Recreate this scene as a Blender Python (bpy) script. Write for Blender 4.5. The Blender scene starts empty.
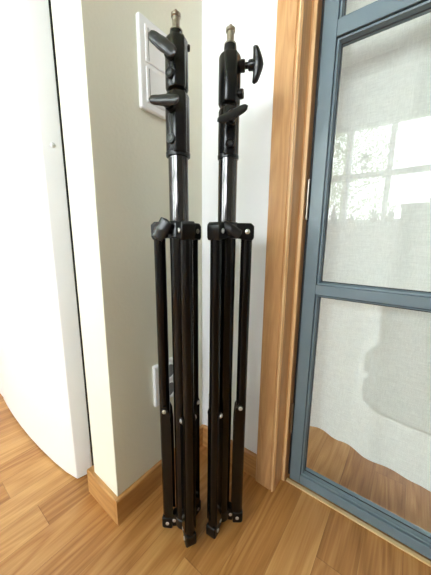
import bpy, bmesh, math, random
from mathutils import Vector, Matrix
random.seed(7)
R = math.radians
scn = bpy.context.scene
COL = scn.collection

# ------------------------------------------------------------------ camera
RM = ((0.7932684, 0.1207311, -0.5967824), (0.6088044, -0.1426614, 0.7803877), (0.0090793, -0.9823806, -0.1866705))
cam_d = bpy.data.cameras.new('camera')
cam = bpy.data.objects.new('camera', cam_d); COL.objects.link(cam)
mx = Matrix.Identity(4)
for i in range(3):
    mx[i][0] = RM[i][0]; mx[i][1] = -RM[i][1]; mx[i][2] = -RM[i][2]
mx[2][3] = 0.6
cam.matrix_world = mx
cam_d.sensor_fit = 'HORIZONTAL'; cam_d.sensor_width = 36.0
cam_d.lens = 36.0 * 257.0 / 431.0
cam_d.clip_start = 0.01; cam_d.clip_end = 200
scn.camera = cam

# ------------------------------------------------------------------ world and light
world = bpy.data.worlds.new('sky'); scn.world = world; world.use_nodes = True
wn = world.node_tree.nodes; wl = world.node_tree.links
wn.clear()
wo = wn.new('ShaderNodeOutputWorld'); wb = wn.new('ShaderNodeBackground')
tc = wn.new('ShaderNodeTexCoord'); sx = wn.new('ShaderNodeSeparateXYZ'); rp = wn.new('ShaderNodeValToRGB')
wl.new(tc.outputs['Generated'], sx.inputs[0]); wl.new(sx.outputs[2], rp.inputs[0])
rp.color_ramp.elements[0].position = 0.0; rp.color_ramp.elements[0].color = (0.90, 0.96, 1.0, 1)
rp.color_ramp.elements[1].position = 0.8; rp.color_ramp.elements[1].color = (0.78, 0.90, 1.0, 1)
wl.new(rp.outputs[0], wb.inputs[0]); wb.inputs[1].default_value = 9.0
wl.new(wb.outputs[0], wo.inputs[0])

def portal(name, loc, rot, sx_, sy_):
    d = bpy.data.lights.new(name, 'AREA'); d.shape = 'RECTANGLE'; d.size = sx_; d.size_y = sy_
    d.cycles.is_portal = True
    o = bpy.data.objects.new(name, d); COL.objects.link(o); o.location = loc; o.rotation_euler = rot
    return o
WIN = (-1.93, 1.00, 0.80, 1.93)          # window opening in the wall behind the camera
portal('window_daylight', (-.465, -2.66, 1.365), (R(90), 0, 0), 2.93, 1.13)
SUN = (-.2, 1.3, .15, .68)               # unseen opening, added in the far wall to backlight the curtain (x0, x1, z0, z1)
portal('added_curtain_backlight', (0.55, 2.61, .415), (R(-90), 0, 0), 1.5, .53)  # portal for the added opening behind the curtain

vs = scn.view_settings
scn.display_settings.display_device = 'sRGB'
vs.view_transform = 'Standard'; vs.look = 'None'; vs.gamma = 1.0; vs.use_curve_mapping = False
vs.exposure = 1.42
cy = scn.cycles
cy.use_denoising = True
cy.max_bounces = 10; cy.diffuse_bounces = 6; cy.glossy_bounces = 4; cy.transparent_max_bounces = 12
cy.sample_clamp_indirect = 8.0
cy.caustics_reflective = False; cy.caustics_refractive = False

# ------------------------------------------------------------------ materials
def lin(c):
    return tuple(((v / 255) / 12.92 if v / 255 <= .04045 else ((v / 255 + .055) / 1.055) ** 2.4) for v in c) + (1,)

def mat(name, col, rough=.5, metal=0.0, spec=.5, coat=0.0, noise=0.0, nscale=60, bump=0.0, bscale=200, coat_rough=.05):
    m = bpy.data.materials.new(name); m.use_nodes = True
    nt = m.node_tree; b = nt.nodes['Principled BSDF']
    b.inputs['Roughness'].default_value = rough; b.inputs['Metallic'].default_value = metal
    b.inputs['Specular IOR Level'].default_value = spec
    b.inputs['Coat Weight'].default_value = coat; b.inputs['Coat Roughness'].default_value = coat_rough
    c = lin(col) if max(col) > 1 else tuple(col) + (1,)
    t = nt.nodes.new('ShaderNodeTexCoord')
    n = nt.nodes.new('ShaderNodeTexNoise'); n.inputs['Scale'].default_value = nscale; n.inputs['Detail'].default_value = 5
    nt.links.new(t.outputs['Object'], n.inputs['Vector'])
    mixn = nt.nodes.new('ShaderNodeMix'); mixn.data_type = 'RGBA'
    mixn.inputs['A'].default_value = tuple(v * (1 - noise) for v in c[:3]) + (1,)
    mixn.inputs['B'].default_value = tuple(min(1, v * (1 + noise)) for v in c[:3]) + (1,)
    nt.links.new(n.outputs['Fac'], mixn.inputs['Factor'])
    nt.links.new(mixn.outputs['Result'], b.inputs['Base Color'])
    if bump:
        n2 = nt.nodes.new('ShaderNodeTexNoise'); n2.inputs['Scale'].default_value = bscale; n2.inputs['Detail'].default_value = 4
        nt.links.new(t.outputs['Object'], n2.inputs['Vector'])
        bp = nt.nodes.new('ShaderNodeBump'); bp.inputs['Strength'].default_value = bump; bp.inputs['Distance'].default_value = .001
        nt.links.new(n2.outputs['Fac'], bp.inputs['Height']); nt.links.new(bp.outputs['Normal'], b.inputs['Normal'])
    return m

def wood_mat(name, dark, light, axis='Z', rough=.4, scale=1.0, knots=False):
    """oak with long grain along an axis"""
    m = bpy.data.materials.new(name); m.use_nodes = True
    nt = m.node_tree; N = nt.nodes.new; L = nt.links.new; b = nt.nodes['Principled BSDF']
    g = N('ShaderNodeNewGeometry'); mp = N('ShaderNodeMapping')
    s = {'X': (.7, 9, 9), 'Y': (9, .7, 9), 'Z': (9, 9, .7)}[axis]
    mp.inputs['Scale'].default_value = tuple(v * scale for v in s)
    L(g.outputs['Position'], mp.inputs['Vector'])
    n1 = N('ShaderNodeTexNoise'); n1.inputs['Scale'].default_value = 1.6; n1.inputs['Detail'].default_value = 3; n1.inputs['Distortion'].default_value = .6
    L(mp.outputs[0], n1.inputs['Vector'])
    mul = N('ShaderNodeMath'); mul.operation = 'MULTIPLY'; mul.inputs[1].default_value = 16
    L(n1.outputs['Fac'], mul.inputs[0])
    fr = N('ShaderNodeMath'); fr.operation = 'PINGPONG'; fr.inputs[1].default_value = 1
    L(mul.outputs[0], fr.inputs[0])
    n2 = N('ShaderNodeTexNoise'); n2.inputs['Scale'].default_value = 22; n2.inputs['Detail'].default_value = 6
    L(mp.outputs[0], n2.inputs['Vector'])
    ad = N('ShaderNodeMix'); ad.inputs['Factor'].default_value = .6
    L(fr.outputs[0], ad.inputs['A']); L(n2.outputs['Fac'], ad.inputs['B'])
    r = N('ShaderNodeValToRGB')
    r.color_ramp.elements[0].position = .2; r.color_ramp.elements[0].color = lin(dark)
    r.color_ramp.elements[1].position = .75; r.color_ramp.elements[1].color = lin(light)
    L(ad.outputs['Result'], r.inputs[0]); L(r.outputs[0], b.inputs['Base Color'])
    b.inputs['Roughness'].default_value = rough
    bp = N('ShaderNodeBump'); bp.inputs['Strength'].default_value = .15; bp.inputs['Distance'].default_value = .0006
    L(n2.outputs['Fac'], bp.inputs['Height']); L(bp.outputs[0], b.inputs['Normal'])
    return m

def floor_mat():
    m = bpy.data.materials.new('oak_strip_floor'); m.use_nodes = True
    nt = m.node_tree; N = nt.nodes.new; L = nt.links.new; b = nt.nodes['Principled BSDF']
    def math_(op, a, b_=None, c_=None):
        n = N('ShaderNodeMath'); n.operation = op
        for i, v in enumerate((a, b_, c_)):
            if v is None: continue
            if isinstance(v, (int, float)): n.inputs[i].default_value = v
            else: L(v, n.inputs[i])
        return n.outputs[0]
    g = N('ShaderNodeNewGeometry'); s = N('ShaderNodeSeparateXYZ'); L(g.outputs['Position'], s.inputs[0])
    X, Y = s.outputs[0], s.outputs[1]
    W = .0665
    u = math_('DIVIDE', math_('ADD', X, .0795 + W * 40), W)
    ci = math_('FLOOR', u); fu = math_('FRACT', u)
    wn1 = N('ShaderNodeTexWhiteNoise'); wn1.noise_dimensions = '1D'; L(ci, wn1.inputs['W'])
    v = math_('ADD', math_('DIVIDE', Y, .46), math_('MULTIPLY', wn1.outputs['Value'], 7.3))
    ri = math_('FLOOR', v); fv = math_('FRACT', v)
    cb = N('ShaderNodeCombineXYZ'); L(ci, cb.inputs[0]); L(ri, cb.inputs[1])
    wn2 = N('ShaderNodeTexWhiteNoise'); wn2.noise_dimensions = '2D'; L(cb.outputs[0], wn2.inputs['Vector'])
    # grain coordinates shifted per plank
    off = math_('MULTIPLY', wn2.outputs['Value'], 37.0)
    c2 = N('ShaderNodeCombineXYZ')
    L(math_('MULTIPLY', X, 17), c2.inputs[0]); L(math_('ADD', math_('MULTIPLY', Y, 2.0), off), c2.inputs[1]); L(off, c2.inputs[2])
    n1 = N('ShaderNodeTexNoise'); n1.inputs['Scale'].default_value = .8; n1.inputs['Detail'].default_value = 2; n1.inputs['Distortion'].default_value = .5
    L(c2.outputs[0], n1.inputs['Vector'])
    ring = math_('PINGPONG', math_('MULTIPLY', n1.outputs['Fac'], 15), 1)
    c3 = N('ShaderNodeCombineXYZ')
    L(math_('MULTIPLY', X, 260), c3.inputs[0]); L(math_('ADD', math_('MULTIPLY', Y, 9), off), c3.inputs[1])
    n2 = N('ShaderNodeTexNoise'); n2.inputs['Scale'].default_value = 1; n2.inputs['Detail'].default_value = 5
    L(c3.outputs[0], n2.inputs['Vector'])
    grain = math_('ADD', math_('MULTIPLY', ring, .42), math_('MULTIPLY', n2.outputs['Fac'], .80))
    tone = math_('ADD', math_('MULTIPLY', grain, .62), math_('MULTIPLY', wn2.outputs['Value'], .36))
    r = N('ShaderNodeValToRGB')
    e = r.color_ramp.elements
    e[0].position = .12; e[0].color = lin((122, 72, 30))
    e[1].position = .95; e[1].color = lin((214, 164, 104))
    k = e.new(.5); k.color = lin((178, 122, 66))
    L(tone, r.inputs[0])
    # small dark knots
    vo = N('ShaderNodeTexVoronoi'); vo.inputs['Scale'].default_value = 9; L(g.outputs['Position'], vo.inputs['Vector'])
    kn = math_('LESS_THAN', vo.outputs['Distance'], .026)
    # seams
    e1 = math_('LESS_THAN', fu, .012); e2 = math_('LESS_THAN', fv, .0025)
    seam = math_('MULTIPLY', math_('MAXIMUM', e1, e2), .42)
    dk = math_('MAXIMUM', seam, math_('MULTIPLY', kn, .55))
    mx_ = N('ShaderNodeMix'); mx_.data_type = 'RGBA'
    L(dk, mx_.inputs['Factor']); L(r.outputs[0], mx_.inputs['A']); mx_.inputs['B'].default_value = lin((70, 36, 14))
    L(mx_.outputs['Result'], b.inputs['Base Color'])
    b.inputs['Roughness'].default_value = .36; b.inputs['Specular IOR Level'].default_value = .45
    bp = N('ShaderNodeBump'); bp.inputs['Strength'].default_value = .2; bp.inputs['Distance'].default_value = .0008
    L(math_('SUBTRACT', n2.outputs['Fac'], math_('MULTIPLY', seam, 3)), bp.inputs['Height']); L(bp.outputs[0], b.inputs['Normal'])
    return m

def glass_mat():
    m = bpy.data.materials.new('clear_glass'); m.use_nodes = True
    nt = m.node_tree; nt.nodes.clear(); N = nt.nodes.new; L = nt.links.new
    o = N('ShaderNodeOutputMaterial'); t = N('ShaderNodeBsdfTransparent'); gl = N('ShaderNodeBsdfGlossy')
    t.inputs[0].default_value = (.93, .95, .94, 1)
    gl.inputs['Roughness'].default_value = 0.0; gl.inputs[0].default_value = (1, 1, 1, 1)
    f = N('ShaderNodeFresnel'); f.inputs[0].default_value = 1.55
    geo = N('ShaderNodeNewGeometry')
    inv = N('ShaderNodeMath'); inv.operation = 'SUBTRACT'; inv.inputs[0].default_value = 1; L(geo.outputs['Backfacing'], inv.inputs[1])
    mu = N('ShaderNodeMath'); mu.operation = 'MULTIPLY'; L(f.outputs[0], mu.inputs[0]); L(inv.outputs[0], mu.inputs[1])
    mi = N('ShaderNodeMixShader'); L(mu.outputs[0], mi.inputs[0]); L(t.outputs[0], mi.inputs[1]); L(gl.outputs[0], mi.inputs[2])
    L(mi.outputs[0], o.inputs[0])
    return m

def fabric_mat(name, col, trans=.5, sheer=0):
    m = bpy.data.materials.new(name); m.use_nodes = True
    nt = m.node_tree; nt.nodes.clear(); N = nt.nodes.new; L = nt.links.new
    o = N('ShaderNodeOutputMaterial'); d = N('ShaderNodeBsdfDiffuse'); t = N('ShaderNodeBsdfTranslucent'); mi = N('ShaderNodeMixShader')
    tx = N('ShaderNodeTexCoord'); mp = N('ShaderNodeMapping'); mp.inputs['Scale'].default_value = (600, 600, 70)
    L(tx.outputs['Object'], mp.inputs[0])
    n = N('ShaderNodeTexNoise'); n.inputs['Scale'].default_value = 1; n.inputs['Detail'].default_value = 2; L(mp.outputs[0], n.inputs['Vector'])
    mp2 = N('ShaderNodeMapping'); mp2.inputs['Scale'].default_value = (60, 60, 600); L(tx.outputs['Object'], mp2.inputs[0])
    n2 = N('ShaderNodeTexNoise'); n2.inputs['Scale'].default_value = 1; L(mp2.outputs[0], n2.inputs['Vector'])
    ad = N('ShaderNodeMath'); ad.operation = 'ADD'; L(n.outputs['Fac'], ad.inputs[0]); L(n2.outputs['Fac'], ad.inputs[1])
    r = N('ShaderNodeValToRGB'); r.color_ramp.elements[0].position = .3; r.color_ramp.elements[1].position = .75
    hf = N('ShaderNodeMath'); hf.operation = 'MULTIPLY'; hf.inputs[1].default_value = .5; L(ad.outputs[0], hf.inputs[0])
    c = lin(col)
    r.color_ramp.elements[0].color = tuple(v * .78 for v in c[:3]) + (1,); r.color_ramp.elements[1].color = c
    L(hf.outputs[0], r.inputs[0]); L(r.outputs[0], d.inputs[0]); L(r.outputs[0], t.inputs[0])
    mi.inputs[0].default_value = trans
    L(d.outputs[0], mi.inputs[1]); L(t.outputs[0], mi.inputs[2])
    if sheer:
        tr = N('ShaderNodeBsdfTransparent'); ms = N('ShaderNodeMixShader'); ms.inputs[0].default_value = sheer
        L(mi.outputs[0], ms.inputs[1]); L(tr.outputs[0], ms.inputs[2]); L(ms.outputs[0], o.inputs[0])
    else:
        L(mi.outputs[0], o.inputs[0])
    return m

M = dict(
    wall=mat('warm_white_paint', (234, 233, 216), rough=.7, noise=.02, nscale=9, bump=.35, bscale=160),
    bright=mat('white_paint', (243, 244, 246), rough=.65, noise=.01, bump=.1, bscale=160),
    dim=mat('taupe_bounce_cut', (128, 122, 114), rough=.7),  # dark tone set to cut light bouncing off unseen walls
    ceil=mat('ceiling_paint', (240, 240, 236), rough=.8),
    floor=floor_mat(),
    base=wood_mat('oak_baseboard', (172, 120, 66), (202, 152, 94), 'Y'),
    basex=wood_mat('oak_baseboard_across', (172, 120, 66), (202, 152, 94), 'X'),
    casing=wood_mat('oak_casing', (188, 138, 90), (210, 164, 114), 'Z', rough=.28, scale=1.6),
    edge=wood_mat('oak_edge_highlight', (222, 180, 126), (240, 206, 158), 'Z', rough=.28),  # highlight on the oak edges, put into the colour as a paler tone
    beam=wood_mat('brown_beam', (66, 44, 28), (98, 68, 44), 'X'),
    door=mat('slate_blue_paint', (106, 122, 132), rough=.26, noise=.02, nscale=30, spec=.5),
    gasket=mat('black_rubber', (18, 19, 22), rough=.6),
    glass=glass_mat(),
    white=mat('white_plastic', (242, 243, 244), rough=.35, noise=.005),
    enamel=mat('white_enamel', (246, 247, 248), rough=.3, noise=.005),
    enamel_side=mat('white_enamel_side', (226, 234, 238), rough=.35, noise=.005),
    dark_hole=mat('socket_inside', (96, 97, 100), rough=.5),
    tube=mat('black_anodised_tube', (7, 6, 6), rough=.13, metal=.0, spec=.28, noise=.1),
    gloss_tube=mat('polished_black_tube', (84, 82, 82), rough=.09, metal=.95, noise=.05),
    cast=mat('black_cast_metal', (12, 12, 14), rough=.24, metal=.0, spec=.4, noise=.12, nscale=200, bump=.1, bscale=600),
    plastic=mat('black_moulded_plastic', (10, 10, 11), rough=.28, spec=.35, noise=.1, nscale=200),
    knob=mat('dark_grey_knob_plastic', (26, 26, 28), rough=.3, spec=.5, noise=.1, nscale=300),
    rubber=mat('black_foot_rubber', (9, 8, 8), rough=.4, spec=.3),
    chrome=mat('brushed_nickel', (165, 156, 144), rough=.33, metal=1.0, noise=.05, nscale=300),
    steel=mat('bright_steel_screw', (225, 225, 225), rough=.3, metal=.9, noise=.05),
    curtain=fabric_mat('white_linen', (234, 234, 229), .45),
    shade_panel=fabric_mat('shade_panel_linen', (250, 250, 250), .92, .35),  # cloth of the added panel that darkens part of the curtain
    leafa=mat('birch_leaf', (112, 132, 66), rough=.6, noise=.25, nscale=4),
    bark=mat('birch_bark', (150, 145, 132), rough=.8, noise=.3, nscale=12),
    lawn=mat('lawn', (110, 130, 66), rough=.9, noise=.3, nscale=3),
    grey=mat('grey_wool', (120, 122, 122), rough=.9, noise=.1, nscale=200),
    brass=wood_mat('pale_oak_threshold', (214, 178, 128), (236, 206, 160), 'X'),
    lantern=mat('grey_zinc', (74, 76, 76), rough=.4, metal=.6),
    pot=mat('terracotta', (150, 96, 66), rough=.8, noise=.1),
    bottle=mat('pale_blue_ceramic', (150, 172, 180), rough=.2),
    plant=mat('houseplant_leaf', (70, 98, 52), rough=.5, noise=.2, nscale=20),
)

# ------------------------------------------------------------------ mesh helpers
def frame(axis, ref=Vector((0, 0, 1))):
    w = Vector(axis).normalized()
    if abs(w.dot(ref)) > .98: ref = Vector((1, 0, 0))
    u = ref.cross(w).normalized(); v = w.cross(u)
    return u, v, w

class MB:
    def __init__(s): s.bm = bmesh.new()
    def box(s, x0, x1, y0, y1, z0, z1):
        vs_ = [s.bm.verts.new(p) for p in ((x0, y0, z0), (x1, y0, z0), (x1, y1, z0), (x0, y1, z0), (x0, y0, z1), (x1, y0, z1), (x1, y1, z1), (x0, y1, z1))]
        for f in ((3, 2, 1, 0), (4, 5, 6, 7), (0, 1, 5, 4), (1, 2, 6, 5), (2, 3, 7, 6), (3, 0, 4, 7)):
            s.bm.faces.new([vs_[i] for i in f])
        return s
    def loops(s, rings, cap=True, closed=True):
        rs = [[s.bm.verts.new(p) for p in r] for r in rings]
        n = len(rs[0])
        for a, b in zip(rs, rs[1:]):
            for i in range(n if closed else n - 1):
                s.bm.faces.new((a[i], a[(i + 1) % n], b[(i + 1) % n], b[i]))
        if cap and closed:
            s.bm.faces.new(rs[0][::-1]); s.bm.faces.new(rs[-1])
        return s
    def lathe(s, prof, seg=32, origin=(0, 0, 0), axis=(0, 0, 1)):
        """prof: list of (radius, height along the axis)"""
        u, v, w = frame(axis); o = Vector(origin)
        return s.loops([[o + w * h + (u * math.cos(2 * math.pi * k / seg) + v * math.sin(2 * math.pi * k / seg)) * max(r, 1e-5) for k in range(seg)] for r, h in prof])
    def cyl(s, p0, p1, r, seg=24, r1=None):
        p0, p1 = Vector(p0), Vector(p1)
        return s.lathe([(r, 0), (r if r1 is None else r1, (p1 - p0).length)], seg, p0, p1 - p0)
    def prism(s, pts, z0, z1):
        return s.loops([[(x, y, z0) for x, y in pts], [(x, y, z1) for x, y in pts]])
    def prism_along(s, pts, o, u, v, w, d0, d1):
        """outline (a,b) in plane u,v, extruded along w"""
        o, u, v, w = map(Vector, (o, u, v, w))
        return s.loops([[o + u * a + v * b + w * d for a, b in pts] for d in (d0, d1)])
    def build(s, name, m, parent=None, bevel=0, smooth=True, seg=2):
        bmesh.ops.recalc_face_normals(s.bm, faces=s.bm.faces)
        me = bpy.data.meshes.new(name); s.bm.to_mesh(me); s.bm.free()
        me.materials.append(m)
        if smooth:
            for p in me.polygons: p.use_smooth = True
            me.set_sharp_from_angle(angle=R(38))
        o = bpy.data.objects.new(name, me); COL.objects.link(o)
        if parent is not None: o.parent = parent
        if bevel:
            b = o.modifiers.new('bevel', 'BEVEL'); b.width = bevel; b.segments = seg; b.limit_method = 'ANGLE'; b.angle_limit = R(38)
            b.harden_normals = False
        return o

def tag(o, label=None, cat=None, group=None, kind=None):
    if label: o['label'] = label
    if cat: o['category'] = cat
    if group: o['group'] = group
    if kind: o['kind'] = kind
    return o
def struct(o, label=None, cat=None): return tag(o, label, cat, kind='structure')
def empty(name, loc, rz=0):
    o = bpy.data.objects.new(name, None); COL.objects.link(o); o.location = loc; o.rotation_euler.z = rz
    o.empty_display_size = .05
    return o

# ------------------------------------------------------------------ room shell
struct(MB().box(-2.0, 2.35, -2.65, .512, -.1, 0).box(-2.0, 2.35, .512, 2.6, -.1, 0).build('floor', M['floor']), 'warm oak strip floor running under the door', 'floor')
struct(MB().box(-2.0, 2.35, -2.65, .62, 2.5, 2.6).build('ceiling', M['ceil']), 'white ceiling', 'ceiling')
# partition: shaded face towards +x, bright end towards the camera side
WX = -.436
struct(MB().box(-.5330, WX, .2355, .512, 0, 2.5).build('wall_left', M['wall'], bevel=.0015), 'short beige painted partition wall with the light switch', 'wall')
# wall beyond with the door opening
b = MB().box(-.535, -.2045, .512, .60, 0, 2.5).box(.80, 2.35, .512, .60, 0, 2.5).box(-.2045, .80, .512, .60, 2.12, 2.5)
struct(b.build('wall_back', M['bright']), 'white wall behind the two light stands', 'wall')
struct(MB().box(-2.0, -.535, .80, .90, 0, 2.5).build('wall_niche', M['bright']), 'white wall behind the refrigerator', 'wall')
struct(MB().box(-2.1, -2.0, -2.65, .90, 0, 2.5).build('wall_side', M['bright']), 'white side wall', 'wall')
x0, x1, z0, z1 = WIN
b = MB().box(-2.0, x0, -2.65, -2.5, 0, 2.5).box(x1, 2.35, -2.65, -2.5, 0, 2.5).box(x0, x1, -2.65, -2.5, 0, z0).box(x0, x1, -2.65, -2.5, z1, 2.5)
struct(b.build('wall_front', M['bright']), 'white wall with the long paned window', 'wall')
struct(MB().box(2.2, 2.35, -2.5, .512, 0, 2.5).build('wall_right', M['dim']), 'dark taupe wall at the far right of the room, cutting bounced light', 'wall')  # unseen wall, coloured dark to cut bounced light
# sunroom walls behind the glass door, darkened to cut bounced light
struct(MB().box(-.53, -.43, .60, 2.6, 0, 2.5).box(2.1, 2.2, .60, 2.6, 0, 2.5).box(-.43, 2.1, 2.5, 2.6, 0, SUN[2]).box(-.43, 2.1, 2.5, 2.6, SUN[3], 2.5).box(-.43, SUN[0], 2.5, 2.6, SUN[2], SUN[3]).box(SUN[1], 2.1, 2.5, 2.6, SUN[2], SUN[3]).box(-.53, 2.2, .62, 2.6, 2.5, 2.6).build('wall_sunroom', M['dim']), 'dark taupe sunroom walls with an opening added to backlight the curtain', 'wall')
# made-up ceiling beam, added to mirror a dark band in the glass
struct(MB().box(-2.0, 2.2, -2.49, -2.34, 2.34, 2.5).build('trim_added_beam', M['beam']), 'brown wooden beam added along the ceiling to mirror a dark band', 'beam')

# baseboards
def base_prof(h=.061): return [(0, 0), (.0085, 0), (.0085, h - .003), (.0065, h), (0, h)]
b = MB().prism_along([(a, z) for a, z in base_prof()], (WX, .2275, 0), (1, 0, 0), (0, 0, 1), (0, 1, 0), 0, .2845)
struct(b.build('baseboard_left', M['base'], smooth=False), 'oak baseboard along the shaded partition', 'baseboard')
b = MB().prism_along([(a, z) for a, z in base_prof()], (-.5515, .2355, 0), (0, -1, 0), (0, 0, 1), (1, 0, 0), 0, .1155)
b.box(-.5515, -.5335, .2355, .262, 0, .061)
struct(b.build('baseboard_end', M['basex'], smooth=False), 'oak baseboard wrapping the bright wall end', 'baseboard')
b = MB().prism_along([(a, z) for a, z in base_prof(.064)], (WX + .0085, .512, 0), (0, -1, 0), (0, 0, 1), (1, 0, 0), 0, .1785)
struct(b.build('baseboard_back', M['basex'], smooth=False), 'oak baseboard behind the light stands', 'baseboard')
struct(MB().box(.87, 2.2, .503, .512, 0, .06).build('baseboard_right', M['basex']), 'oak baseboard beyond the glass door', 'baseboard')

# door casing and jamb
def casing_left():
    pts = [(-.2490, .512), (-.2490, .5005), (-.2475, .4985), (-.2105, .4975), (-.2090, .5000), (-.2010, .5000), (-.1995, .5015), (-.1995, .512)]
    return MB().prism(pts, 0, 2.15)
struct(casing_left().build('trim_casing', M['casing'], bevel=.0006), 'moulded oak door casing', 'door casing')
struct(MB().prism([(-.2056, .4995), (-.2052, .4968), (-.2038, .4961), (-.2024, .4968), (-.2018, .4995)], 0, 2.15).build('trim_bead', M['edge'], bevel=.0004), 'oak casing bead with its highlight painted in as a pale colour', 'door casing')
struct(MB().prism([(.8035, .512), (.8035, .4985), (.849, .4985), (.849, .512)], 0, 2.15).build('trim_casing_far', M['casing'], smooth=False), 'oak casing on the far side of the door', 'door casing')
struct(MB().box(-.249, .849, .4975, .512, 2.15, 2.2).build('trim_casing_head', M['casing'], smooth=False), 'oak casing over the door', 'door casing')
pts = [(-.2045, .512), (-.1998, .5100), (-.1998, .5400), (-.1968, .5432), (-.1922, .5440), (-.1905, .5455), (-.1905, .60), (-.2045, .60)]
struct(MB().prism(pts, 0, 2.12).build('trim_jamb', M['casing'], bevel=.0008), 'oak door jamb beside the hinges', 'door jamb')
struct(MB().box(-.1968, -.1907, .5418, .5445, 0, 2.12).build('trim_jamb_edge', M['edge'], bevel=.0006), 'oak door jamb edge with its highlight painted in as a pale colour', 'door jamb')
struct(MB().box(-.1904, -.1827, .566, .575, .004, 2.10).build('trim_gap_shade', M['gasket'], smooth=False), 'black strip added as shade in the hinge gap', 'gap shade strip')  # black strip stands in for the shade inside the gap
struct(MB().box(-.1905, -.168, .5925, .60, 0, 2.12).build('trim_light_stop', M['casing'], smooth=False), 'oak stop added behind the door edge to block light in the gap', 'door stop')  # added to keep light from leaking through the hinge gap
struct(MB().box(.79, .80, .512, .60, 0, 2.12).box(-.2, .8, .512, .60, 2.12, 2.13).build('trim_jamb_far', M['casing'], smooth=False), 'oak jamb on the latch side', 'door jamb')
struct(MB().box(-.1868, .79, .5455, .5535, 0, .0035).build('trim_threshold', M['brass'], smooth=False), 'pale strip below the glass door', 'threshold')

# ------------------------------------------------------------------ glass door
door = struct(empty('door_1', (-.182, .555, 0)), 'blue-grey framed glass door', 'door')
DX0, DX1, DT = -.1825, .785, 2.10
ST = .0252                                        # stile width up to the moulding
rails = [(.005, .0288), (.4848, .5052), (.9577, .984), (1.42, 1.44), (DT - .05, DT)]
o = Vector((-.182, .555, 0))
def dpart(mb, name, m, bevel=0, smooth=False):
    ob = mb.build(name, m, door, bevel, smooth); ob.data.transform(Matrix.Translation(-o)); return ob
dpart(MB().box(DX0, DX0 + ST, .555, .590, .005, DT), 'stile', M['door'], .001)
dpart(MB().box(DX1 - .05, DX1, .555, .590, .005, DT), 'stile', M['door'], .001)
for a, c in rails:
    dpart(MB().box(DX0 + ST, DX1 - .05, .555 + .0004, .590, a, c), 'rail', M['door'], .001)
gx0, gx1 = DX0 + ST, DX1 - .05
for (a0, a1), (b0, b1) in zip(rails, rails[1:]):
    zb, zt = a1, b0
    # moulded glazing bead: a groove, a raised step, then a sloped lip down to the pane
    mb = MB()
    def ring(x0_, x1_, zb_, zt_, y_): return [(x0_, y_, zb_), (x1_, y_, zb_), (x1_, y_, zt_), (x0_, y_, zt_)]
    st = [(.0, .564), (.0012, .564), (.0018, .5595), (.0044, .5605), (.0048, .5650), (.0068, .5715), (.0068, .580), (0, .580)]
    mb.loops([ring(gx0 + d, gx1 - d, zb + d, zt - d, y) for d, y in st], cap=False)
    dpart(mb, 'glazing_bead', M['door'])
    dpart(MB().box(gx0 + .0055, gx1 - .0055, .5712, .5755, zb + .0055, zt - .0055), 'glass_pane', M['glass'])
    s = MB()
    x0_, x1_, q0, q1 = gx0 + .0064, gx1 - .0064, zb + .0064, zt - .0064
    t_ = .0014
    s.box(x0_, x0_ + t_, .5695, .5711, q0, q1).box(x1_ - t_, x1_, .5695, .5711, q0, q1).box(x0_, x1_, .5695, .5711, q0, q0 + t_).box(x0_, x1_, .5695, .5711, q1 - t_, q1)
    dpart(s, 'glazing_seal', M['gasket'])
for zc in (.680, .175, 1.75):
    h = MB(); h.cyl((-.1866, .5525, zc - .038), (-.1866, .5525, zc + .038), .0024, 12)
    for q in (-.04, .038): h.lathe([(.0012, 0), (.0028, .0004), (.0028, .0016), (.0012, .002)], 12, (-.1866, .5525, zc + q))
    dpart(h, 'hinge', M['chrome'], smooth=True)
# lever on the latch side (outside the picture on the right)
h = MB(); h.cyl((.758, .556, 1.0), (.758, .505, 1.0), .007); h.cyl((.758, .51, 1.0), (.66, .51, 1.0), .007)
dpart(h, 'handle', M['chrome'], smooth=True)

# ------------------------------------------------------------------ curtain behind the glass
def curtain(name, xa, xb, yc, hem, ztop, amp, wl_, label, ph=0, edge=None):
    n = 150; mz = 60; rings = []
    for j in range(mz + 1):
        row = []
        for i in range(n + 1):
            t = i / n; x = xa + (xb - xa) * t
            hz = hem(x); f = j / mz; z = hz + (ztop - hz) * f
            k = .55 + .45 * f
            y = yc + amp * k * math.sin(2 * math.pi * x / wl_ + ph + .5 * math.sin(x * 9 + f * 1.5)) + .35 * amp * math.sin(2 * math.pi * x / (wl_ * .43) + 1.3 + f)
            row.append((x, y, z))
        rings.append(row)
    mb = MB(); mb.loops(rings, cap=False, closed=False)
    ob = mb.build(name, M['curtain'])
    return tag(ob, label, 'curtain')
def hem(x):
    pts = [(-.5, .108), (-.20, .101), (-.1597, .0984), (-.0941, .0918), (-.0353, .0806), (.0245, .0718), (.067, .0690), (.0915, .0655), (.2, .066), (.35, .07), (.5, .066), (2, .07)]
    for (a, za), (b_, zb_) in zip(pts, pts[1:]):
        if x <= b_:
            t = (x - a) / (b_ - a); t = t * t * (3 - 2 * t); return za + (zb_ - za) * t + .0022 * math.sin(x * 75)
    return .1
lc_ = curtain('linen_curtain', -.32, .86, .655, hem, 2.16, .006, .17, 'white linen curtain with wavy hem hanging behind the glass door')
def seam(parent):
    # made-up linen panel, added to darken the curtain in a rounded shape
    pts = [(-.0396, .474), (-.0386, .451), (-.0323, .3767), (-.0445, .3638), (-.0567, .3455), (-.0607, .324), (-.0566, .3048), (-.047, .2925), (-.056, .279), (-.059, .2568), (-.051, .2305), (-.0192, .2042), (.0205, .1966), (.12, .195), (.84, .195), (.84, .474)]
    mb = MB(); mb.prism_along(pts, (0, .6645, 0), (1, 0, 0), (0, 0, 1), (0, 1, 0), 0, .0008)
    return mb.build('added_shade_panel', M['shade_panel'], parent, smooth=False)
seam(lc_)
r_ = tag(empty('curtain_rod', (.27, .655, 2.18)), 'slim metal curtain rod above the glass door', 'curtain rod')
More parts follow.
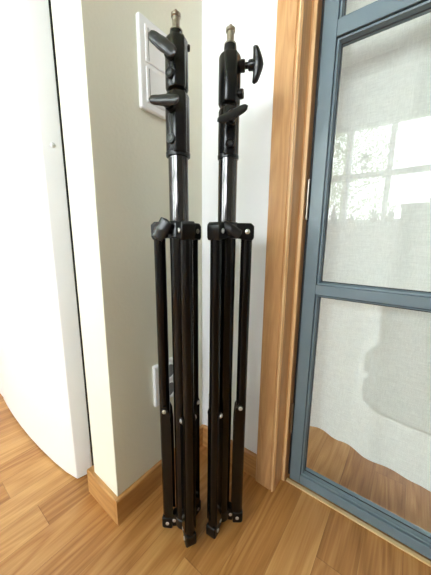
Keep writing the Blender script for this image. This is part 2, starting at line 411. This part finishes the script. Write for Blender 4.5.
MB().cyl((-.65, 0, 0), (.65, 0, 0), .010).build('rod', M['chrome'], r_)
for q in (-.6, .6): MB().box(q - .008, q + .008, -.025, 0, -.02, .02).build('bracket', M['chrome'], r_, .002)

# ------------------------------------------------------------------ light switch and socket on the partition
sw = tag(empty('light_switch', (WX, .372, .910)), 'white double rocker light switch high on the beige partition', 'light switch')
def swp(mb, name, m, par=sw, bevel=0): return mb.build(name, m, par, bevel)
plate = swp(MB().box(0, .0095, -.040, .040, -.0745, .0745), 'plate', M['white'], bevel=.0025)
for s_ in (1, -1):
    swp(MB().box(.008, .0115, -.0285, .0285, min(s_ * .0035, s_ * .062), max(s_ * .0035, s_ * .062)), 'rocker', M['white'], bevel=.0015)
    c = MB().box(.0114, .0118, -.0225, -.0215, min(s_ * .006, s_ * .058), max(s_ * .006, s_ * .058)); swp(c, 'rocker_seam', M['dark_hole'])
so = tag(empty('wall_socket', (WX, .379, .268)), 'white double wall socket low on the beige partition behind the stand', 'wall socket')
swp(MB().box(0, .010, -.042, .042, -.050, .050), 'plate', M['white'], so, .003)
for s_ in (1, -1):
    q = MB(); q.lathe([(.0165, 0), (.0205, 0), (.0205, .0025), (.0195, .003), (.0175, .003), (.0165, .0005)], 28, (.0098, 0, s_ * .0235), (1, 0, 0))
    rr = swp(q, 'socket_ring', M['white'], so)
    q = MB().lathe([(.0165, 0), (.0165, .0008)], 28, (.0098, 0, s_ * .0235), (1, 0, 0)); swp(q, 'socket_well', M['dark_hole'], so)

# ------------------------------------------------------------------ refrigerator with a bowed door
fr = tag(empty('refrigerator', (-.885, .23, 0)), 'tall white refrigerator with a bowed front door beside the partition', 'refrigerator')
fo = Vector((-.885, .23, 0))
def fpart(mb, name, m, bevel=0, par=fr, smooth=True):
    ob = mb.build(name, m, par, bevel, smooth); ob.data.transform(Matrix.Translation(-fo)); return ob
fpart(MB().box(-1.152, -.596, .2695, .78, .03, 1.85), 'body', M['enamel_side'], .003)
fpts = [(-.5920, .2585), (-.6010, .2262), (-.6030, .2235), (-.6446, .2150), (-.7059, .2082), (-.7827, .2030), (-.8579, .2003), (-.9291, .1995), (-1.0192, .2010), (-1.09, .2040), (-1.1496, .2079), (-1.155, .212), (-1.155, .2585)]
fd = fpart(MB().prism(fpts, .004, 1.84), 'door', M['enamel'], .0015)
fpart(MB().box(-1.150, -.5955, .2587, .2693, .03, 1.83), 'door_gasket', M['gasket'])
p = fpart(MB().lathe([(.0048, 0), (.0046, .0016), (.0036, .0030), (.0018, .0038), (.0001, .0040)], 20, (-.5925, .2425, .780), (1, 0, 0)), 'hinge_plug', M['white'])
p.data.transform(Matrix.Translation((-.0042, 0, 0)))
fpart(MB().box(-.622, -.5960, .2590, .285, .012, .029), 'hinge', M['lantern'], .001)
for x in (-1.12, -.64):
    for y in (.31, .74): fpart(MB().cyl((x, y, 0), (x, y, .031), .014), 'foot', M['gasket'])
cb = tag(empty('kitchen_cabinet', (-1.475, .430, 0)), 'white tall kitchen cabinet at the far left beside the refrigerator', 'cabinet')
MB().box(-.31, .31, -.2, .28, 0, 2.1).build('body', M['enamel'], cb, .002)
for s_ in (-1, 1):
    d_ = MB().box(min(s_ * .003, s_ * .308), max(s_ * .003, s_ * .308), -.220, -.2005, .004, 2.096).build('door', M['enamel'], cb, .002)
    MB().cyl((s_ * .03, -.235, 1.0), (s_ * .03, -.235, 1.15), .005).cyl((s_ * .03, -.235, 1.01), (s_ * .03, -.2195, 1.01), .004).cyl((s_ * .03, -.235, 1.14), (s_ * .03, -.2195, 1.14), .004).build('handle', M['chrome'], d_)

# ------------------------------------------------------------------ light stands
def dirv(deg, up=0): return Vector((math.cos(R(deg)) * math.cos(R(up)), math.sin(R(deg)) * math.cos(R(up)), math.sin(R(up))))

def wing(o, axis, uref, L=.024, W=.0085, T=.0042, bend=.004, taper=.42):
    """long wing of a clamp knob: two lobes sweeping out from a round middle"""
    w = Vector(axis).normalized(); u = Vector(uref); u = (u - w * u.dot(w)).normalized(); v = w.cross(u)
    rings = []; N = 18
    for i in range(N + 1):
        t = -1 + 2 * i / N; a = abs(t)
        hw = W * (.96 + .06 * math.cos(a * 6)) * (1 if a < .5 else 1 - (1 - taper) * ((a - .5) / .5) ** 2)
        th = T * (1.05 - .60 * a)
        end = math.sqrt(max(0, 1 - max(0, (a - .86) / .14) ** 2)); end = max(end, .18)
        c = Vector(o) + u * (t * L) + w * (bend * a * a)
        rings.append([c + v * (hw * end * math.cos(2 * math.pi * k / 14)) + w * (th * end * math.sin(2 * math.pi * k / 14)) for k in range(14)])
    return MB().loops(rings)

def knob(par, o, axis, uref, reach=.026, **kw):
    """threaded boss, neck and wing"""
    o = Vector(o); w = Vector(axis).normalized()
    b_ = MB().lathe([(.0085, -.006), (.0085, .005), (.0075, .0065), (.0045, .0068), (.0045, .011), (.0066, .0115), (.0074, .013), (.0078, reach - .001), (.006, reach + .003), (.0001, reach + .0035)], 20, o, w)
    k = b_.build('clamp_knob', M['plastic'], par)
    wing(o + w * reach, w, uref, **kw).build('wing', M['knob'], k)
    return k

def screw(par, o, axis, r=.006, m=None, m2=None, d=.0035):
    o = Vector(o); w = Vector(axis).normalized()
    s_ = MB().lathe([(r, -.004), (r, d * .6), (r * .88, d), (r * .60, d), (r * .56, d - .001), (.0001, d - .0012)], 20, o, w).build('screw', m or M['plastic'], par)
    MB().lathe([(r * .54, d - .0011), (r * .50, d - .0002), (r * .34, d - .0002), (r * .30, d - .001)], 6, o, w).build('hex_socket', M['lantern'], s_)
    return s_

def clamp(par, z0, z1, r, face, flat=.0):
    """cast collar: a round sleeve with a flat rib towards `face`, bevelled rims"""
    m_ = MB(); rings = []
    for z, k in ((z0, .93), (z0 + .003, 1), (z1 - .004, 1), (z1, .9)):
        ring = []
        for i in range(48):
            a = 2 * math.pi * i / 48; d = math.cos(a - R(face))
            rr = r * k
            if d > .80: rr = min(r * 1.13, (r * 1.085) / d) * k if d > .86 else r * (1 + (d - .80) * 1.3) * k
            ring.append((rr * math.cos(a), rr * math.sin(a), z))
        rings.append(ring)
    m_.loops(rings)
    return m_.build('clamp_collar', M['cast'], par, .0008)

def light_stand(loc, label, legs, K):
    root = tag(empty('light_stand', (loc[0], loc[1], 0)), label, 'light stand', 'folded light stands in the corner')
    HUB0, HUB1 = .600, .6275
    # column: outer lower tube, polished middle tube, inner tube
    MB().lathe([(.0165, .012), (.0165, .622)], 36).build('lower_tube', M['tube'], root)
    MB().lathe([(.0158, .6225), (.0158, K['z_low0'] + .006)], 36).build('middle_tube', M['gloss_tube'], root)
    MB().lathe([(.0118, K['z_low1'] - .01), (.0118, K['z_up0'] + .01)], 30).build('upper_tube', M['gloss_tube'], root)
    # lower and upper clamps
    lc = clamp(root, K['z_low0'], K['z_low1'], K['r_low'], K['face'])
    MB().lathe([(K['r_low'] + .0004, -.0025), (K['r_low'] + .0007, 0), (K['r_low'] + .0007, .003), (K['r_low'] - .0001, .004), (.0150, .004), (.0150, -.0025)], 36, (0, 0, K['z_low0'])).build('collar_lip', M['plastic'], lc)
    uc = clamp(root, K['z_up0'], K['z_up1'], .0174, K['face'])
    for c_, key, r in ((uc, 'up', .0172), (lc, 'low', K['r_low'])):
        a, z, uref, kw = K['knob_' + key]; d = dirv(a)
        knob(c_, d * r + Vector((0, 0, z)), dirv(a, 0), uref, **kw)
        a, z = K['screw_' + key]; d = dirv(a); screw(c_, d * r + Vector((0, 0, z)), d, .0072, d=.0055)
    if 'bump' in K:
        a, z = K['bump']; screw(uc, dirv(a) * .0165 + Vector((0, 0, z)), dirv(a), .0045)
    # adapter: black socket and nickel spigot
    zt = K['z_up1']; zs = K['z_spig']
    ad = MB().lathe([(.0105, zt - .004), (.0105, zt + .001), (.0098, zt + .002), (.0098, zs - .004), (.0088, zs - .001), (.0001, zs - .001)], 28).build('adapter_socket', M['cast'], root)
    sp = MB().lathe([(.0094, zs - .001), (.0094, zs + .0006), (.0080, zs + .0022), (.0060, zs + .0040), (.0057, zs + .0048), (.0057, zs + .0165), (.0072, zs + .0175), (.0072, zs + .0212), (.0060, zs + .0222), (.0022, zs + .0224), (.0001, zs + .0224)], 28).build('spigot', M['chrome'], root)
    MB().lathe([(.0024, zs + .022), (.0024, zs + .0258), (.0018, zs + .0268), (.0001, zs + .0270)], 18).build('stud', M['chrome'], sp)
    # leg hub
    hub = MB().lathe([(.0180, HUB0), (.0205, HUB0 + .0015), (.0205, HUB1 - .004), (.0190, HUB1), (.0150, HUB1 + .001), (.0150, HUB0)], 36).build('leg_hub', M['plastic'], root)
    RL = K['r_leg']
    for n_, a in enumerate(legs):
        d = dirv(a); t = Vector((-d.y, d.x, 0)); up = Vector((0, 0, 1))
        # lug: fork around the leg top
        lug = MB().prism_along([(.016, HUB0 + .001), (RL + .0085, HUB0 - .003), (RL + .0115, HUB0 + .002), (RL + .0115, HUB1 - .006), (RL + .006, HUB1 - .001), (.016, HUB1 - .001)], (0, 0, 0), d, up, t, -.0115, .0115)
        lg = lug.build('hub_lug', M['plastic'], hub, .0015)
        for s_ in (-1, 1):
            MB().lathe([(.0042, 0), (.0042, .0012), (.0030, .0022), (.0001, .0024)], 16, d * RL + t * (s_ * .0113) + up * (HUB0 + .0125), t * s_).build('hub_screw', M['steel'], hub)
        # leg tube
        L0 = .018
        lt = MB().lathe([(.0100, L0), (.0100, HUB0 + .001)], 28, d * RL).build('leg', M['tube'], root)
        ft = MB().prism_along([(RL - .0105, 0.0), (RL + .0080, 0.0), (RL + .0108, .004), (RL + .0108, .026), (RL - .0105, .026)], (0, 0, 0), d, up, t, -.0106, .0106).build('foot', M['rubber'], lt, .002)
        for s_ in (-1, 1):
            MB().lathe([(.0036, 0), (.0036, .0012), (.0024, .0020), (.0001, .0022)], 16, d * (RL - .001) + t * (s_ * .0107) + up * .0135, t * s_).build('foot_screw', M['steel'], lt)
        # brace: U channel hugging the inside of the leg, pinned half way up
        br = MB()
        ZP = .277
        for s_ in (-1, 1):
            lo, hi = sorted((s_ * .0102, s_ * .0117))
            br.prism_along([(RL - .0135, .030), (RL + .002, .030), (RL + .004, .036), (RL + .004, ZP + .002), (RL + .001, ZP + .009), (RL - .005, ZP + .010), (RL - .0115, ZP - .004), (RL - .0135, ZP - .03)], (0, 0, 0), d, up, t, lo, hi)
        b_ = br.build('brace', M['tube'], root)
        for s_ in (-1, 1):
            MB().lathe([(.0058, 0), (.0058, .001), (.0052, .0016)], 18, d * (RL - .002) + t * (s_ * .0116) + up * ZP, t * s_).build('pin_washer', M['plastic'], b_)
            MB().lathe([(.0040, 0), (.0040, .0012), (.0028, .0024), (.0001, .0027)], 16, d * (RL - .002) + t * (s_ * .0130) + up * ZP, t * s_).build('pin', M['steel'], b_)
    # bottom hub with three arms
    bh = MB().lathe([(.0155, .008), (.0175, .010), (.0175, .030), (.0155, .032), (.0142, .032), (.0142, .008)], 32).build('bottom_hub', M['plastic'], root)
    for a in legs:
        d = dirv(a); t = Vector((-d.y, d.x, 0)); up = Vector((0, 0, 1))
        MB().prism_along([(.014, .006), (RL - .012, .004), (RL - .010, .009), (RL - .010, .030), (.014, .036)], (0, 0, 0), d, up, t, -.0085, .0085).build('hub_arm', M['plastic'], bh, .001)
        for s_ in (-1, 1):
            MB().lathe([(.0036, 0), (.0036, .0012), (.0024, .0020), (.0001, .0022)], 16, d * .0195 + t * (s_ * .0086) + up * .020, t * s_).build('arm_screw', M['steel'], bh)
    # locking lever of the hub
    a, up_, pos = K['hub_lever']
    pos = Vector(pos); d = Vector((pos.x, pos.y, 0)).normalized(); t = Vector((-d.y, d.x, 0))
    hk = MB().lathe([(.0075, -.004), (.0075, .006), (.005, .008)], 18, d * .0195 + Vector((0, 0, .6135)), d).build('hub_knob', M['plastic'], hub)
    MB().cyl(d * .018 + Vector((0, 0, .6135)), pos, .0042).build('hub_spindle', M['plastic'], hub)
    wing(pos, dirv(a), up_, L=.0180, W=K.get('lever_w', .0085), T=.0045, bend=.001, taper=.8).build('hub_wing', M['knob'], hub)
    return root

# directions: camera lies at about 315 deg from the first stand, 305 deg from the second
s1 = light_stand((-.3190, .3155), 'folded black light stand nearer the light switch, wing knobs pointing left', (333, 93, 213), dict(
    z_low0=.730, z_low1=.8165, z_up0=.8215, z_up1=.889, z_spig=.9010, r_leg=.0345, face=325,
    r_low=.0186, knob_up=(286, .862, (-.62, -.66, .62), dict(L=.027, W=.0085, T=.0042, reach=.020, bend=.003)), screw_up=(286, .8365),
    knob_low=(287, .7935, (-.67, -.70, .12), dict(L=.025, W=.0075, T=.005, reach=.018)), screw_low=(286, .7485),
    bump=(50, .882), lever_w=.0118, hub_lever=(300, (.36, .38, .80), (-.0053, -.0340, .6140))))
s2 = light_stand((-.2655, .3750), 'folded black light stand nearer the oak door casing, its top wing knob pointing right', (277, 37, 157), dict(
    z_low0=.7315, z_low1=.8035, z_up0=.8085, z_up1=.878, z_spig=.8935, r_leg=.0350, face=312,
    r_low=.0168, knob_up=(28, .8635, (.12, -.12, 1), dict(L=.0245, W=.0085, T=.0085, reach=.026, bend=-.005)), screw_up=(22, .824),
    knob_low=(312, .780, (.66, .50, .42), dict(L=.025, W=.0065, T=.004, reach=.022)), screw_low=(312, .7475),
    hub_lever=(305, (.72, .50, -.50), (.0230, -.0195, .6150))))

s2.rotation_euler = (R(-.574 * .16), R(.819 * .16), 0)

# ------------------------------------------------------------------ window behind the camera (seen mirrored in the glass door)
x0, x1, z0, z1 = WIN
win = struct(empty('window_1', (0, -2.56, z0)), 'long paned white window over the sill', 'window')
wf = MB().box(x0, x1, -.035, .035, 0, .045).box(x0, x1, -.035, .035, z1 - z0 - .045, z1 - z0).box(x0, x0 + .045, -.035, .035, .045, z1 - z0 - .045).box(x1 - .045, x1, -.035, .035, .045, z1 - z0 - .045)
wf.build('window_frame', M['white'], win, .003)
xs = [-1.63 + .43 * k for k in range(6)]
for x in xs:
    MB().box(x - .026, x + .026, -.03, .03, .045, z1 - z0 - .045).build('mullion', M['white'], win, .002)
MB().box(x0 + .045, x1 - .045, -.0295, .0295, .53, .59).build('transom', M['white'], win, .002)
struct(MB().box(x0 - .05, x1 + .05, -2.53, -2.36, z0 - .03, z0).build('window_sill', M['white'], bevel=.003), 'white window sill', 'window sill')
struct(MB().box(x0 - .08, x1 + .08, -2.5, -2.485, z1, z1 + .08).build('trim_window', M['white'], bevel=.002), 'white casing above the window', 'window casing')

# things on the sill and in the window
la = tag(empty('lantern', (-.57, -2.40, 1.405)), 'small glass lantern hanging in the window', 'lantern')
MB().lathe([(.001, .17), (.012, .165), (.05, .105), (.052, .10), (.001, .10)], 6).build('roof', M['lantern'], la)
MB().lathe([(.05, 0), (.052, .006), (.05, .012), (.001, .012)], 6).build('base', M['lantern'], la)
cg = MB()
for k in range(6):
    a = 2 * math.pi * k / 6 + 0; cg.cyl((.046 * math.cos(a), .046 * math.sin(a), .01), (.046 * math.cos(a), .046 * math.sin(a), .102), .003, 6)
cg.build('cage', M['lantern'], la)
MB().lathe([(.018, .012), (.018, .06), (.001, .062)], 16).build('candle', M['white'], la)
MB().cyl((0, 0, .165), (0, 0, 1.095), .0015, 6).build('hanging_wire', M['lantern'], la)
vb = tag(empty('glass_carafe', (-.86, -2.42, z0)), 'pale blue carafe on the window sill below the lantern', 'carafe')
MB().lathe([(.001, 0), (.035, 0), (.038, .03), (.036, .09), (.018, .14), (.016, .17), (.02, .18)], 24).build('body', M['bottle'], vb)
MB().lathe([(.001, .178), (.017, .178), (.02, .20), (.001, .215)], 16).build('stopper', M['lantern'], vb)
def pot_plant(x, y, s_, label, nleaf, col='plant'):
    r0 = tag(empty('potted_plant', (x, y, z0)), label, 'potted plant', 'plants on the window sill')
    MB().lathe([(.001, 0), (.028 * s_, 0), (.036 * s_, .05 * s_), (.04 * s_, .05 * s_), (.04 * s_, .06 * s_), (.034 * s_, .06 * s_), (.001, .055 * s_)], 20).build('pot', M['pot'], r0)
    f_ = MB()
    for k in range(nleaf):
        a = random.uniform(0, 6.28); e = random.uniform(.2, 1.3); L_ = random.uniform(.05, .10) * s_; w_ = .010 * s_
        d = Vector((math.cos(a) * math.cos(e), math.sin(a) * math.cos(e), math.sin(e))); t = Vector((-math.sin(a), math.cos(a), 0))
        b0 = Vector((0, 0, .055 * s_)); nn = d.cross(t)
        rings = [[b0 + d * (L_ * f) + t * (w_ * g) + nn * q for g, q in ((-1 * h, 0), (0, .002), (1 * h, 0), (0, -.001))] for f, h in ((0, .2), (.35, 1), (.7, .8), (1, .1))]
        f_.loops(rings)
    f_.build('leaves', M[col], r0)
pot_plant(-.66, -2.43, .8, 'small potted plant on the sill beneath the hanging lantern', 14)
pot_plant(-.42, -2.43, 1.1, 'leafy potted plant on the sill beside the middle window bar', 26)
pot_plant(-.27, -2.43, 1.2, 'potted plant on the sill nearest the light grey side cabinet', 22)

# tall side cabinet and rounded armchair, only mirrored in the glass
sc_ = tag(empty('side_cabinet', (.30, -1.55, 0)), 'light grey side cabinet mirrored in the glass door', 'cabinet')
MB().box(-.42, .42, -.2, .2, .05, .855).build('body', M['ceil'], sc_, .004)
MB().box(-.43, .43, -.21, .21, .855, .875).build('top', M['ceil'], sc_, .003)
for s_ in (-1, 1):
    d_ = MB().box(min(s_ * .004, s_ * .415), max(s_ * .004, s_ * .415), .2, .216, .06, .845).build('door', M['ceil'], sc_, .002)
    MB().cyl((s_ * .03, .23, .5), (s_ * .03, .23, .62), .005).build('handle', M['chrome'], d_)
    MB().box(s_ * .38 - .02, s_ * .38 + .02, -.18, .18, 0, .05).build('foot', M['beam'], sc_)

# ------------------------------------------------------------------ outside the window
struct(MB().box(-9, 9, -12, -2.65, -.6, -.5).build('ground_outside', M['lawn']), 'lawn outside the window', 'lawn')
def tree(x, y, h, spread, n_, label, seed):
    rnd = random.Random(seed)
    r0 = tag(empty('birch_tree', (x, y, -.5)), label, 'tree', 'trees outside the window')
    tk = MB(); tk.lathe([(.10, 0), (.08, 1), (.06, h * .6), (.02, h)], 12)
    for k in range(16):
        z = rnd.uniform(.25, .9) * h; a = rnd.uniform(0, 6.28); L_ = spread * rnd.uniform(.5, 1)
        tk.cyl((0, 0, z), (math.cos(a) * L_, math.sin(a) * L_, z + L_ * .45), .022, 6, .005)
    tk.build('trunk', M['bark'], r0)
    f_ = MB()
    for k in range(n_):
        a = rnd.uniform(0, 6.28); rr = spread * rnd.random() ** .5; z = rnd.uniform(.15, 1.0) * h
        rr *= 1 - .5 * (z / h) ** 2
        c = Vector((math.cos(a) * rr, math.sin(a) * rr, z)); s_ = rnd.uniform(.02, .038)
        u = Vector((rnd.gauss(0, 1), rnd.gauss(0, 1), rnd.gauss(0, 1))).normalized(); v = u.cross(Vector((rnd.gauss(0, 1), rnd.gauss(0, 1), rnd.gauss(0, 1)))).normalized()
        q = [f_.bm.verts.new(c + p_) for p_ in (u * s_, v * s_ * .55, -u * s_, -v * s_ * .55)]
        f_.bm.faces.new(q)
    f_.build('leaves', M['leafa'], r0, smooth=False)
tree(-1.62, -6.4, 6.4, 1.25, 17000, 'leafy birch tree close outside the window, behind the hanging lantern', 3)
tree(-3.9, -10.4, 7.0, 1.9, 12000, 'farther birch tree outside the window, left of the nearer birch', 5)
